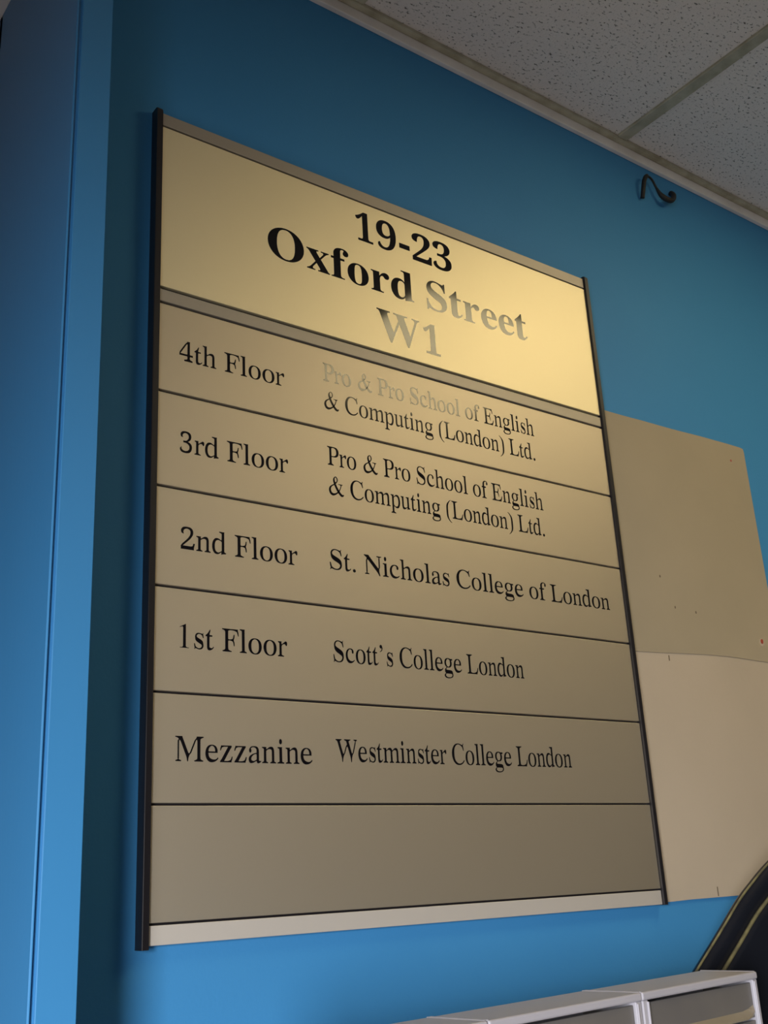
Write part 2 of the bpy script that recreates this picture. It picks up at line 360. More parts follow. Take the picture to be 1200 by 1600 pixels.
    'a': (444, '352,-9 369,-5 386,3 421,24 433,34 442,44 430,64 431,60 427,57 418,54 410,54 376,61 372,65 370,70 368,84 369,321 364,362 353,396 336,423 322,436 302,447 279,454 230,460 189,459 149,454 117,445 88,422 75,408 65,392 56,368 53,343 55,316 62,295 73,282 79,279 89,277 105,281 116,293 123,308 127,330 127,349 123,364 110,387 110,394 115,397 132,412 143,420 158,425 178,427 205,427 229,421 252,409 274,390 283,378 290,357 292,301 286,276 238,269 190,254 151,239 107,215 86,199 67,182 60,173 48,153 39,119 37,95 39,69 44,46 50,33 66,10 81,-1 100,-7 129,-7 159,-2 193,8 209,14 281,54 291,42 297,31 303,13 311,0 324,-7 333,-9|184,53 151,64 130,78 124,88 121,99 119,111 120,125 125,143 134,160 146,176 159,190 188,214 204,224 223,233 249,241 281,247 289,225 292,203 292,138 290,95 273,83 246,73 213,56 198,53'),
    'c': (444, '235,-9 281,-1 303,6 346,26 366,39 402,72 412,91 390,107 384,98 366,83 345,71 323,63 289,59 247,64 205,79 180,94 168,103 147,125 138,137 124,165 115,196 110,232 111,272 115,302 122,328 131,352 143,372 156,389 170,403 184,414 199,422 215,427 242,428 263,423 291,405 301,392 303,350 307,328 318,307 328,299 343,296 356,300 362,306 375,326 381,349 379,372 372,396 359,418 339,436 314,449 283,457 257,460 214,459 188,455 163,449 130,434 111,422 94,407 79,391 65,373 44,332 30,284 26,246 26,193 35,145 51,101 67,72 79,55 100,33 116,20 133,9 151,1 170,-5 190,-9'),
    'd': (500, '195,-9 225,-3 253,8 265,16 322,63 327,39 322,14 312,-10 346,1 389,10 477,21 474,21 478,46 491,48 434,69 427,76 422,97 421,643 423,663 431,683 254,683 254,659 251,658 278,652 322,633 329,628 336,619 338,602 337,467 333,445 323,422 303,433 265,458 241,470 202,478 178,479 159,476 142,471 125,464 110,453 96,441 71,409 61,391 48,358 41,335 33,296 28,254 27,224 28,198 32,160 40,126 51,94 64,65 80,41 98,20 112,10 135,-2 151,-7 169,-10|218,47 190,54 164,69 142,92 131,113 119,151 115,181 113,233 114,270 118,303 124,331 138,367 151,386 166,400 193,416 212,421 237,423 258,419 277,410 316,396 329,384 336,370 338,365 338,324 337,118 328,100 319,89 287,75 251,52 237,48'),
    'e': (444, '240,-9 265,-5 289,1 313,9 336,20 359,33 380,48 399,66 417,86 424,108 399,127 395,116 388,105 366,87 343,75 318,67 305,66 262,67 235,72 209,81 185,93 164,109 147,129 134,152 125,178 120,208 118,242 407,242 399,252 397,272 399,307 397,324 388,354 376,382 369,394 351,416 330,433 318,440 291,451 275,455 240,459 195,459 160,453 140,445 121,436 96,417 69,386 48,349 32,293 25,243 26,201 32,161 46,113 67,72 93,39 108,25 125,14 142,4 161,-3 182,-7 203,-10|120,296 123,321 130,344 138,364 149,381 161,396 173,408 200,424 213,428 235,429 255,425 272,415 288,401 302,381 313,355 318,335 321,312 322,279 129,279'),
    'f': (333, '41,0 284,0 285,24 251,30 207,49 198,53 194,59 190,72 188,96 188,365 190,386 199,407 278,407 278,456 199,456 190,479 188,503 190,573 195,595 200,607 211,623 220,632 241,644 256,650 274,651 288,650 316,636 318,627 308,595 306,578 308,561 315,543 322,531 332,524 347,522 356,526 371,539 379,555 383,581 382,603 375,624 363,643 346,660 325,673 309,678 290,682 264,683 230,681 190,672 159,656 142,640 127,621 116,600 108,576 102,534 102,456 39,456 43,456 43,407 39,407 102,407 102,108 100,66 98,57 94,51 42,30 20,25 27,24 28,0'),
    'g': (500, '247,-218 316,-211 374,-198 407,-185 420,-177 443,-160 451,-150 463,-129 470,-105 470,-92 464,-65 457,-48 446,8 437,24 428,32 409,43 384,51 352,57 313,61 199,62 173,65 140,74 133,78 129,83 129,88 133,95 159,120 161,126 157,132 165,136 202,143 273,142 312,146 328,151 349,160 362,168 378,183 397,206 408,227 415,249 420,273 420,301 418,321 410,350 398,377 398,386 459,386 459,439 353,439 310,452 264,459 215,459 182,455 145,444 130,436 110,422 98,411 83,392 71,371 65,355 58,321 57,282 60,263 72,228 81,212 105,184 136,162 156,152 143,147 98,115 81,99 70,81 63,62 61,41 61,24 64,5 70,-12 76,-20 91,-35 110,-48 93,-53 71,-65 41,-94 34,-102 30,-111 28,-121 30,-137 36,-151 51,-172 72,-190 92,-200 117,-208 164,-216 201,-218|232,173 188,185 180,199 158,227 149,245 143,265 140,289 140,314 143,337 149,358 158,376 169,391 188,409 207,421 225,427 246,428 260,425 272,421 311,397 320,391 327,384 329,376 328,358 336,314 336,277 333,255 326,236 317,219 306,205 286,189 266,178 253,174|230,-182 194,-179 154,-170 124,-155 102,-137 92,-123 93,-111 101,-98 111,-87 114,-81 113,-71 118,-66 130,-61 343,-62 368,-65 396,-72 411,-79 416,-86 418,-94 417,-103 411,-122 404,-135 394,-146 381,-155 366,-164 327,-176 303,-179'),
    'h': (500, '26,0 214,0 214,24 220,25 209,28 165,49 158,57 156,66 155,291 158,353 180,372 231,398 247,405 266,407 278,406 296,402 316,394 327,387 333,378 338,367 343,333 342,72 340,62 334,53 312,39 281,25 284,24 284,0 481,0 481,24 487,25 476,28 433,49 427,52 423,61 421,84 420,348 413,399 406,420 397,437 387,452 375,463 360,471 343,476 323,477 295,474 264,465 250,458 235,450 170,400 160,420 156,440 155,461 155,643 157,663 165,683 16,683 16,660 10,659 22,655 66,634 73,625 77,604 76,71 74,61 69,52 24,30 9,25 15,24 15,0'),
    'i': (278, '141,534 149,535 159,541 174,559 183,584 185,614 181,642 172,661 156,678 149,681 137,683 125,681 118,678 108,669 100,657 91,632 89,602 93,574 105,551 114,541 121,537 129,534|34,0 246,0 247,24 253,25 192,48 184,56 182,65 181,416 183,436 192,457 40,457 37,433 20,432 37,427 83,410 89,402 92,378 92,82 91,64 88,55 77,47 34,30 16,25 22,24 22,0'),
    'l': (278, '37,0 250,0 251,24 257,25 195,49 188,57 185,72 185,642 187,662 195,683 29,683 29,659 23,658 37,655 82,637 88,634 92,625 95,603 95,71 93,60 87,51 37,30 19,25 25,24 25,0'),
    'm': (778, '35,0 225,0 226,23 232,25 175,48 169,55 167,65 167,300 169,340 179,350 191,359 242,384 259,390 278,392 303,389 337,376 346,368 351,359 355,348 357,335 356,60 352,51 347,47 302,27 290,24 297,23 297,0 496,0 496,23 503,24 491,27 446,47 441,51 438,60 437,302 440,343 453,352 513,384 530,390 548,392 579,387 600,380 611,373 618,364 622,354 627,321 627,64 624,55 617,47 572,27 560,24 567,23 567,0 769,0 769,23 775,24 763,27 718,47 713,51 709,59 708,75 707,335 699,384 692,404 683,421 672,435 660,446 645,454 628,458 608,460 580,457 546,447 514,430 447,378 433,393 409,430 391,447 366,457 351,459 323,459 294,453 264,441 249,432 181,382 171,404 169,426 176,448 23,448 23,425 17,424 30,421 76,400 83,392 86,372 85,64 82,54 72,46 32,29 16,24 22,23 22,0'),
    'n': (500, '32,0 217,0 217,23 223,24 212,27 169,47 162,55 160,64 159,280 162,340 185,359 233,384 250,390 268,392 298,387 317,380 328,373 334,364 339,354 343,321 343,70 341,60 335,51 313,38 283,24 285,23 285,0 479,0 479,23 485,24 474,27 432,47 426,51 422,59 420,81 420,306 417,361 412,384 405,404 397,421 387,435 375,446 361,454 344,458 324,460 296,457 281,453 266,448 238,433 174,386 164,407 162,428 169,448 23,448 23,425 17,424 29,421 66,404 77,396 81,387 82,366 81,64 79,54 69,46 31,29 16,24 22,23 22,0'),
    'o': (500, '265,-10 294,-7 320,-3 355,9 374,20 392,33 407,47 421,64 433,82 449,113 463,159 470,211 467,265 457,314 439,358 414,395 399,410 383,424 364,436 343,445 306,455 264,460 235,460 206,457 167,449 145,441 125,430 99,409 85,394 71,376 50,335 36,289 29,238 32,186 42,138 60,94 84,57 107,34 135,15 168,1 207,-7 236,-10|241,21 216,27 201,35 185,46 162,69 148,91 137,121 129,158 126,190 126,250 130,293 137,330 148,359 162,383 185,406 208,422 232,430 251,432 276,428 291,422 306,412 329,392 344,372 351,360 362,330 370,293 374,249 374,200 372,167 366,129 356,98 343,74 316,46 293,31 269,22'),
    'p': (500, '25,-217 249,-217 250,-193 256,-193 234,-189 219,-184 178,-165 172,-161 167,-153 164,-138 162,-112 162,-8 167,14 177,36 196,24 235,-4 260,-16 286,-24 324,-26 352,-21 368,-15 384,-6 398,6 411,20 433,54 443,73 454,107 467,169 470,225 469,251 465,289 451,345 439,375 429,393 413,416 400,429 386,440 372,449 347,457 329,460 303,459 272,452 243,439 230,430 170,377 160,400 157,424 164,447 16,447 16,424 11,422 66,400 72,396 76,385 79,348 78,-145 75,-160 70,-167 44,-177 21,-189 5,-193 13,-194 14,-217|256,31 239,36 188,59 177,68 163,90 161,131 162,315 164,336 176,348 244,394 262,399 281,399 310,392 328,383 352,363 364,345 376,310 381,282 385,234 384,181 380,149 370,109 360,86 347,67 331,53 304,37 276,31'),
    'r': (333, '21,0 220,0 221,24 195,31 156,49 150,53 145,63 143,81 143,278 147,310 151,325 158,337 166,343 195,358 211,371 222,375 244,373 268,364 273,358 292,327 296,323 309,321 319,326 326,335 331,350 334,368 335,391 332,425 324,443 315,452 303,458 287,460 274,458 265,454 251,444 221,418 198,405 189,398 176,382 153,364 144,385 140,406 141,427 148,448 25,448 23,424 8,423 19,421 52,406 63,399 66,389 68,364 67,63 65,54 56,46 20,29 5,24 10,23 10,0'),
    's': (389, '229,-10 265,-4 286,5 311,23 330,48 341,78 345,113 342,140 332,193 325,214 319,227 310,238 292,255 261,275 168,321 142,339 137,346 134,354 133,362 135,375 141,388 150,399 164,413 177,420 201,427 220,427 235,425 255,418 294,394 303,381 326,321 348,321 346,361 334,420 337,440 343,460 328,460 318,442 305,440 214,459 188,460 152,454 132,445 108,427 97,411 86,384 82,364 80,342 83,295 89,266 103,240 126,216 148,200 266,137 281,125 285,118 288,111 290,96 287,82 280,67 270,53 252,39 237,32 220,27 200,25 176,29 153,38 115,60 107,67 95,92 76,155 51,155 54,94 64,53 67,33 63,12 56,-8 74,-8 83,13 90,16 103,17 119,15 155,1 183,-6 208,-10'),
    't': (278, '156,-9 184,-1 217,16 235,27 250,40 262,55 272,73 279,92 256,104 250,87 235,69 218,59 205,58 181,61 158,69 148,78 144,89 142,114 142,344 144,363 151,382 231,382 231,425 151,425 146,444 147,463 167,540 171,579 149,579 107,505 95,487 59,450 23,420 13,410 24,382 64,382 65,89 68,60 74,36 85,12 92,3 102,-3 124,-9'),
    'u': (500, '173,-10 211,-3 243,9 271,27 296,49 321,62 334,38 306,-10 342,2 381,11 465,22 463,23 465,47 479,48 425,66 416,73 412,87 411,409 413,430 420,450 267,450 267,427 264,426 282,421 324,401 329,396 332,386 334,360 333,119 330,99 319,91 264,63 248,57 231,56 216,57 201,61 173,74 159,88 152,106 152,410 154,430 161,450 14,450 14,427 9,426 21,422 62,403 70,394 73,384 74,360 74,129 80,77 88,46 104,15 121,0 146,-8'),
    'z': (444, '39,0 384,0 381,19 388,39 406,78 411,97 418,156 393,156 384,131 361,83 351,69 333,58 302,46 267,38 240,36 157,36 347,352 385,404 394,422 384,450 59,450 60,431 43,392 37,372 33,353 30,314 57,314 67,345 84,383 95,394 112,402 138,411 167,416 277,417 78,89 37,38 29,20 27,0'),
}
BOLD = {
    '-': (333, '44,171 287,171 287,287 44,287'),
    '1': (500, '109,0 109,51 175,51 188,52 198,57 206,64 213,83 216,113 216,593 178,542 152,513 136,500 120,494 112,493 99,496 88,502 79,513 68,535 65,564 109,582 141,600 176,627 245,688 336,688 336,113 338,87 341,73 347,62 356,55 362,53 377,51 442,51 442,0'),
    '2': (500, '17,0 17,98 179,261 227,315 251,347 270,377 291,420 303,463 308,509 308,543 303,572 299,585 288,605 273,619 255,627 233,630 217,629 204,625 191,620 181,612 171,601 164,589 153,557 149,537 145,492 144,466 110,468 80,475 55,487 45,495 36,505 29,516 25,529 21,560 23,582 31,603 44,623 53,633 63,642 86,657 115,670 132,676 168,684 233,688 268,687 299,683 328,677 354,669 377,659 397,646 415,631 429,614 440,596 448,576 452,554 454,519 449,487 437,455 426,433 411,409 392,385 356,343 271,258 109,105 333,105 352,106 377,116 397,135 410,160 421,200 478,200 473,0'),
    '3': (500, '216,-14 173,-12 135,-7 102,2 64,21 45,36 25,63 17,91 17,112 22,133 27,142 40,156 66,171 95,175 99,138 109,107 117,95 127,84 138,74 163,61 178,56 210,53 230,54 249,58 267,65 283,76 303,99 313,119 321,145 324,194 320,228 315,243 299,271 287,283 274,294 259,303 242,310 202,318 122,319 122,378 184,378 221,382 236,388 250,395 263,405 273,417 289,445 295,462 301,498 302,535 300,551 293,578 283,600 275,609 267,616 248,626 237,629 214,629 204,627 187,620 180,615 169,601 156,574 147,530 145,481 126,482 93,487 79,491 55,502 45,509 31,528 27,540 23,567 25,583 29,599 37,613 47,627 60,640 76,653 94,663 116,672 140,679 167,684 229,688 261,687 291,683 319,678 344,670 366,660 387,647 405,633 419,616 430,598 438,578 443,556 445,532 440,492 434,473 426,456 416,440 404,425 374,398 340,376 302,360 340,350 378,335 402,320 433,293 450,270 461,243 467,210 467,174 463,139 459,123 447,95 431,70 422,59 402,39 365,16 324,0 279,-9'),
    '9': (500, '205,-13 170,-11 140,-6 116,3 87,21 67,43 56,69 52,95 53,108 57,120 63,130 72,139 84,145 98,149 108,122 121,98 137,77 157,60 168,55 195,48 210,47 247,55 278,78 303,116 322,170 335,240 341,324 318,299 288,278 265,267 238,261 209,259 183,261 159,265 136,272 115,282 95,294 77,310 62,328 49,349 39,372 32,398 27,426 27,479 32,521 44,560 61,594 71,610 96,637 125,659 142,668 178,681 218,687 262,687 304,680 323,673 360,655 392,628 407,612 432,573 452,526 465,469 472,404 471,316 463,243 446,175 430,135 421,116 400,82 387,66 374,52 344,27 310,8 272,-6 251,-10|249,328 279,332 305,346 326,366 341,392 340,431 334,497 329,525 322,549 314,569 305,586 295,600 284,610 272,618 259,622 245,624 221,620 210,614 191,596 183,583 171,552 167,533 162,488 161,463 164,421 171,388 183,362 200,343 222,332'),
    'O': (778, '385,-19 361,-18 314,-12 291,-7 247,8 226,18 187,40 169,53 135,83 120,99 93,135 81,155 61,196 47,240 42,264 36,311 35,336 36,361 42,408 47,431 61,476 81,517 93,536 120,572 136,589 170,618 189,632 228,654 250,664 294,679 318,684 367,690 393,691 417,690 464,684 487,679 531,665 552,655 590,633 609,620 642,591 671,557 684,539 707,499 716,478 731,433 736,410 742,361 743,336 740,287 736,263 724,218 716,196 696,155 684,135 657,99 641,83 607,53 588,40 549,18 527,8 483,-7 459,-12 411,-18|392,15 444,24 487,51 521,95 545,158 559,238 564,336 563,387 559,433 552,475 543,513 531,546 516,576 499,600 480,621 459,637 436,648 411,655 384,657 332,648 289,621 255,577 231,514 217,434 212,336 213,286 217,240 224,198 233,160 245,126 260,97 277,72 296,51 317,36 340,24 365,17'),
    'S': (556, '35,-19 35,232 64,232 83,166 95,137 108,112 123,90 139,71 156,55 175,42 196,32 218,25 242,21 267,19 286,20 319,27 347,41 368,62 383,86 390,115 391,130 389,151 382,171 371,190 355,206 335,222 310,235 216,281 162,311 119,342 101,357 74,390 63,408 55,428 50,448 45,492 48,531 52,549 57,566 72,597 91,625 103,637 129,658 160,675 193,686 230,691 281,690 329,682 410,661 423,660 431,661 444,668 448,674 454,692 483,692 483,473 457,473 446,509 431,541 414,571 382,608 345,636 319,649 305,654 277,659 247,659 217,653 192,641 172,623 158,602 152,577 151,564 154,539 162,518 177,499 197,482 239,457 373,394 408,375 450,345 479,312 493,289 503,265 511,225 513,195 510,154 505,135 492,100 482,83 459,53 445,40 412,18 375,0 332,-11 285,-17 252,-18 218,-16 184,-10 119,11 98,15 84,13 75,8 68,-3 62,-19'),
    'W': (1000, '299,-15 87,594 74,621 60,639 47,646 19,651 19,676 314,676 314,651 279,646 268,641 260,634 254,617 255,594 265,554 378,228 495,524 469,603 460,621 450,634 438,641 421,646 387,651 387,676 703,676 703,651 682,650 664,647 651,641 641,633 635,623 634,607 642,573 756,247 859,560 867,597 866,619 861,631 852,639 839,645 821,649 799,651 799,676 981,676 981,651 963,646 942,632 927,609 912,577 713,-15 686,-15 517,459 328,-15'),
    'd': (556, '208,-14 191,-13 158,-6 128,7 114,16 100,27 77,52 66,67 49,100 41,117 31,156 28,176 25,219 26,244 31,291 36,313 50,353 69,388 80,404 105,430 119,442 150,459 182,469 218,473 241,471 262,467 283,459 302,448 319,433 335,416 335,595 333,614 328,628 324,634 313,642 287,650 264,652 264,676 482,676 483,90 488,67 494,57 506,49 534,42 534,17 476,13 443,9 373,-5 335,-14 335,59 320,36 302,18 282,4 260,-6 235,-12|256,43 280,48 303,62 323,85 335,113 335,359 333,367 322,389 302,406 287,413 261,417 245,416 232,412 220,406 210,397 201,385 194,371 188,354 179,312 177,287 175,228 179,146 187,104 193,88 200,74 208,63 218,54 229,48 242,44'),
    'e': (444, '228,-14 190,-11 155,0 123,16 109,27 83,53 71,68 51,103 37,142 28,186 25,234 28,279 37,320 52,357 62,375 85,406 98,419 127,442 160,459 195,470 233,473 261,471 287,467 311,459 334,448 354,434 372,416 387,396 400,373 410,348 417,321 422,290 423,247 172,247 176,191 187,145 204,109 229,84 259,69 297,64 317,65 336,71 354,80 371,92 388,109 404,128 426,108 400,71 371,40 339,17 305,0 268,-11|171,286 300,286 300,340 294,388 287,412 283,421 269,434 250,440 239,441 218,437 201,426 188,407 179,380 173,345'),
    'f': (333, '14,0 14,24 37,27 47,30 58,38 65,48 69,63 71,109 71,411 16,411 16,461 71,461 72,551 76,574 83,595 92,615 105,632 119,648 137,661 156,672 177,680 201,686 227,690 275,690 294,688 327,678 341,671 364,653 380,631 385,619 389,594 387,575 381,558 377,551 366,540 346,530 321,529 299,535 282,548 272,566 271,588 276,610 290,643 287,652 278,657 253,658 238,654 232,650 227,645 221,632 217,614 215,593 215,461 299,461 299,411 215,411 215,97 216,70 218,60 225,43 236,34 253,27 293,24 293,0'),
    'o': (500, '252,-14 209,-10 169,0 133,18 102,42 88,56 64,87 45,124 38,143 28,185 25,229 28,274 38,316 53,355 75,389 88,404 117,431 133,442 169,459 208,470 250,473 293,470 332,459 367,442 399,419 413,405 437,374 447,356 463,318 473,275 476,229 473,183 463,141 447,103 437,85 413,54 399,40 368,17 333,0 294,-11|252,18 265,19 277,22 288,28 297,36 306,46 315,66 322,95 325,121 329,229 328,270 324,338 321,364 310,402 304,415 296,426 287,434 276,439 264,443 252,444 237,443 225,439 214,434 205,425 197,415 191,402 181,364 178,338 173,230 174,171 177,122 181,96 188,66 197,46 205,36 215,28 226,22 238,19'),
    'r': (444, '29,0 29,24 47,26 60,31 73,42 79,63 80,83 79,397 74,419 68,427 57,432 32,436 33,461 219,461 219,374 238,404 258,428 281,448 305,462 327,470 350,473 376,471 387,468 405,458 413,452 425,436 432,417 434,395 430,369 422,355 411,343 397,335 381,331 364,331 349,333 333,343 303,380 294,385 284,386 270,383 263,379 250,367 238,349 229,327 224,285 224,83 226,63 228,55 235,42 245,34 261,28 297,24 297,0'),
    't': (333, '180,-12 142,-9 112,1 100,8 90,17 82,28 70,55 67,70 64,107 64,415 20,415 20,446 77,500 125,549 162,592 188,630 212,630 212,462 309,462 309,415 212,415 212,123 215,89 220,77 226,69 236,63 248,62 260,63 271,67 281,74 290,84 307,112 332,99 315,65 294,38 270,16 243,0 213,-9'),
    'x': (500, '18,0 18,22 47,34 62,43 89,68 193,203 66,404 47,423 37,430 17,436 17,461 261,461 261,437 238,435 230,432 224,428 220,423 219,413 232,386 283,305 347,387 355,399 358,409 357,422 354,427 348,431 333,435 309,437 309,461 472,461 472,440 444,429 416,408 387,377 305,273 449,45 463,29 474,24 484,23 484,0 241,0 241,24 266,26 278,31 285,38 285,51 281,64 273,79 215,170 150,83 141,68 137,56 138,42 141,35 147,29 167,23 185,22 185,0'),
}
SPACE = 250

def flat_curve(contours, depth):
    cu = bpy.data.curves.new('outline', 'CURVE')
    cu.dimensions = '2D'
    cu.fill_mode = 'BOTH'
    cu.extrude = depth
    for pts in contours:
        sp = cu.splines.new('POLY')
        sp.points.add(len(pts) - 1)
        for q, (x, y) in zip(sp.points, pts):
            q.co = (x, y, 0, 1)
        sp.use_cyclic_u = True
    o = bpy.data.objects.new('outline', cu)
    COL.objects.link(o)
    dg = bpy.context.evaluated_depsgraph_get()
    me = bpy.data.meshes.new_from_object(o.evaluated_get(dg))
    bpy.data.objects.remove(o)
    bpy.data.curves.remove(cu)
    return me

def lettering(text, font, size, x0, x1, base, y, parent):
    """one line of writing, first ink at x0 and last ink at x1, standing on z = base"""
    pen, glyphs, extra = 0, [], []
    lo, hi = None, None
    for ch in text:
        if ch == ' ':
            pen += SPACE
            continue
        adv, data = font[ch]
        for c in data.split('|'):
            pts = [(int(a) + pen, int(b)) for a, b in (p.split(',') for p in c.split())]
            xs = [p[0] for p in pts]
            lo = min(xs) if lo is None else min(lo, min(xs))
            hi = max(xs) if hi is None else max(hi, max(xs))
            (extra if ch == '&' else glyphs).append(pts)
        pen += adv
    kx = (x1 - x0) / (hi - lo)
    kz = size / 1000
    bm = bmesh.new()
    for cs in [glyphs] + [[e] for e in extra]:
        me = flat_curve([[((px - lo) * kx + x0, pz * kz + base) for px, pz in c] for c in cs], 0.00015)
        bm.from_mesh(me)
        bpy.data.meshes.remove(me)
    for v in bm.verts:
        v.co = Vector((v.co.x, y - v.co.z, v.co.y))
    return mesh_obj('lettering', bm, M_LETTER, parent)

# ------------------------------------------------------------------ the directory sign
Z0 = 1.0617           # bottom edge of the sign
SW = 0.765
sign = tag(empty('directory_sign', (0, WALL, Z0)), 'tall metal floor directory sign in black rails on blue wall, headed 19-23 Oxford Street W1', 'sign')

def sign_part(name, bm, mat, parent=sign, smooth=False):
    o = mesh_obj(name, bm, mat, parent, smooth)
    if parent is sign:
        o.location = (0, -WALL, 0)
    return o

def side_rail(x0, x1, z0):
    bm = bmesh.new()
    z1, r = 0.9945, 0.004
    # rounded-top extrusion profile seen from the side
    pts = [(x0, WALL, z0), (x0, -0.004, z0)]
    for k in range(7):
        a = math.pi / 2 * k / 6
        pts.append((x0, -0.004 + r - r * math.cos(a), z1 - r + r * math.sin(a)))
    pts.append((x0, WALL, z1))
    add_prism(bm, pts, (x1 - x0, 0, 0))
    es = [e for e in bm.edges if abs(e.verts[0].co.x - e.verts[1].co.x) < 1e-6 and max(e.verts[0].co.y, e.verts[1].co.y) < 0.011]
    bmesh.ops.bevel(bm, geom=es, offset=0.0009, segments=2, profile=0.5, affect='EDGES')
    return bm
sign_part('side_rail', side_rail(-0.0098, -0.0019, -0.0035), M_RAIL)
sign_part('side_rail', side_rail(SW + 0.0003, SW + 0.0074, -0.0006), M_RAIL)
sign_part('backing', box(-0.0018, SW + 0.0002, 0.0055, WALL, 0.004, 0.987), M_RAIL)

def slat(name, z0, z1, mat, gap=0.0011, tilt=0.0, bev=0.0007):
    """flat metal slat between two dark joints; tilt leans its lower edge forward"""
    bm = box(-0.0017, SW, 0.0, 0.0055, z0 + gap, z1 - gap, bev, 2)
    if tilt:
        zc = (z0 + z1) / 2
        for v in bm.verts:
            v.co.y -= (zc - v.co.z) * tilt
    return sign_part(name, bm, mat)

Z = [0.0, 0.0197, 0.1348, 0.2504, 0.3669, 0.4834, 0.6012, 0.7175, 0.7373, 0.9710, 0.9901]
G = [0.0, 0.0012, 0.0013, 0.0014, 0.0015, 0.0015, 0.0016, 0.0017, 0.0020, 0.0013, 0.0]
def slat_i(name, i, mat):
    bm = box(-0.0017, SW, 0.0, 0.0055, Z[i] + G[i], Z[i + 1] - G[i + 1], 0.0006, 2)
    return sign_part(name, bm, mat)

slat_i('trim_strip', 0, M_STRIP_LIT)
slat_i('directory_slat', 1, M_SLAT)
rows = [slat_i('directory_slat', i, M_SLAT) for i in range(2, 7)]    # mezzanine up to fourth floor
slat_i('trim_strip', 7, M_STRIP)
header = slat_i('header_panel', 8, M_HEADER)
slat_i('trim_strip', 9, M_STRIP)

FS = 0.0396
LS = 0.0388
lettering('Mezzanine', REGULAR, FS, 0.0254, 0.1964, 0.1787, 0.0, rows[0])
lettering('Westminster College London', REGULAR, LS, 0.2290, 0.6156, 0.1827, 0.0, rows[0])
lettering('1st Floor', REGULAR, FS, 0.0295, 0.1663, 0.2999, 0.0, rows[1])
lettering("Scott's College London", REGULAR, LS, 0.2308, 0.5420, 0.2996, 0.0, rows[1])
lettering('2nd Floor', REGULAR, FS, 0.0295, 0.1837, 0.4123, 0.0, rows[2])
lettering('St. Nicholas College of London', REGULAR, LS, 0.2305, 0.7319, 0.4147, 0.0, rows[2])
lettering('3rd Floor', REGULAR, FS, 0.0276, 0.1738, 0.5291, 0.0, rows[3])
lettering('Pro & Pro School of English', REGULAR, LS, 0.2328, 0.6131, 0.5525, 0.0, rows[3])
lettering('& Computing (London) Ltd.', REGULAR, LS, 0.2333, 0.6103, 0.5122, 0.0, rows[3])
lettering('4th Floor', REGULAR, FS, 0.0255, 0.1713, 0.6464, 0.0, rows[4])
lettering('Pro & Pro School of English', REGULAR, LS, 0.2308, 0.6101, 0.6702, 0.0, rows[4])
lettering('& Computing (London) Ltd.', REGULAR, LS, 0.2311, 0.6071, 0.6303, 0.0, rows[4])
lettering('19-23', BOLD, 0.0700, 0.2961, 0.4717, 0.9065, 0.0, header)
lettering('Oxford Street', BOLD, 0.0703, 0.1511, 0.6182, 0.8327, 0.0, header)
lettering('W1', BOLD, 0.0708, 0.3248, 0.4367, 0.7576, 0.0, header)

# ------------------------------------------------------------------ bare boards right of the sign
def board(name, outline, t, mat):
    bm = bmesh.new()
    add_prism(bm, [(x, WALL - t, z) for x, z in outline], (0, t - 0.0002, 0))
    return mesh_obj(name, bm, mat)

BX = SW + 0.0076
def jag(x0, z0, x1, z1, n, a):
    return [(x0 + (x1 - x0) * i / n, z0 + (z1 - z0) * i / n + random.uniform(-a, a)) for i in range(n + 1)]
upper = [(BX, 1.8185)] + jag(0.80, 1.8187, 1.146, 1.8256, 9, 0.0007) + [(1.1535, 1.8240), (1.1552, 1.8180)] + [(1.1557, 1.70), (1.1566, 1.55), (1.158, 1.43)]
upper += [(1.150, 1.4290), (1.124, 1.4284), (1.085, 1.4292), (1.04, 1.4300), (1.005, 1.4300), (0.96, 1.4290), (0.90, 1.4262), (0.84, 1.4228), (0.787, 1.4207), (BX, 1.4204)]
up = tag(board('wall_board', upper, 0.0042, M_BOARD_A), 'upper greyish beige bare board on the wall right of the sign, with a red plug near its corner', 'board')
low_top = [(x, z - 0.0001) for x, z in upper[-10:]][::-1]
lower = [(BX, 1.0640)] + low_top + [(1.158, 1.0654)] + jag(1.13, 1.0652, 0.80, 1.0644, 9, 0.0006)
lo = tag(board('wall_board', lower, 0.003, M_BOARD_B), 'lower paler pinkish beige bare board on the wall, beside the sign and under the darker board', 'board')

def disc(name, x, z, r, yf, depth, mat, parent, ry=1.0):
    bm = bmesh.new()
    pts = [(x + r * math.cos(k * math.pi / 7) * (1 + random.uniform(-.12, .12)), yf, z + r * ry * math.sin(k * math.pi / 7) * (1 + random.uniform(-.12, .12))) for k in range(14)]
    add_prism(bm, pts, (0, depth, 0))
    return mesh_obj(name, bm, mat, parent)
yf = WALL - 0.0045
ch = disc('chipped_patch', 1.1118, 1.4618, 0.0058, yf, 0.002, M_CHIP, up, 1.25)
disc('wall_plug', 1.1122, 1.4636, 0.0034, yf - 0.0008, 0.002, M_RED, ch, 1.2)
disc('screw_hole', 1.1112, 1.7930, 0.0022, yf, 0.002, M_RED, up)
for x, z in ((0.895, 1.500), (0.946, 1.497), (0.868, 1.548)):
    disc('screw_hole', x, z, 0.0015, yf, 0.002, M_SPOT, up, 1.5)
mesh_obj('scratch', box(0.9000, 0.9018, WALL - 0.0034, WALL - 0.0028, 1.0665, 1.0795), M_SPOT, lo)
mesh_obj('scratch', box(0.8630, 0.8650, WALL - 0.0034, WALL - 0.0028, 1.4120, 1.4205), M_SPOT, lo)

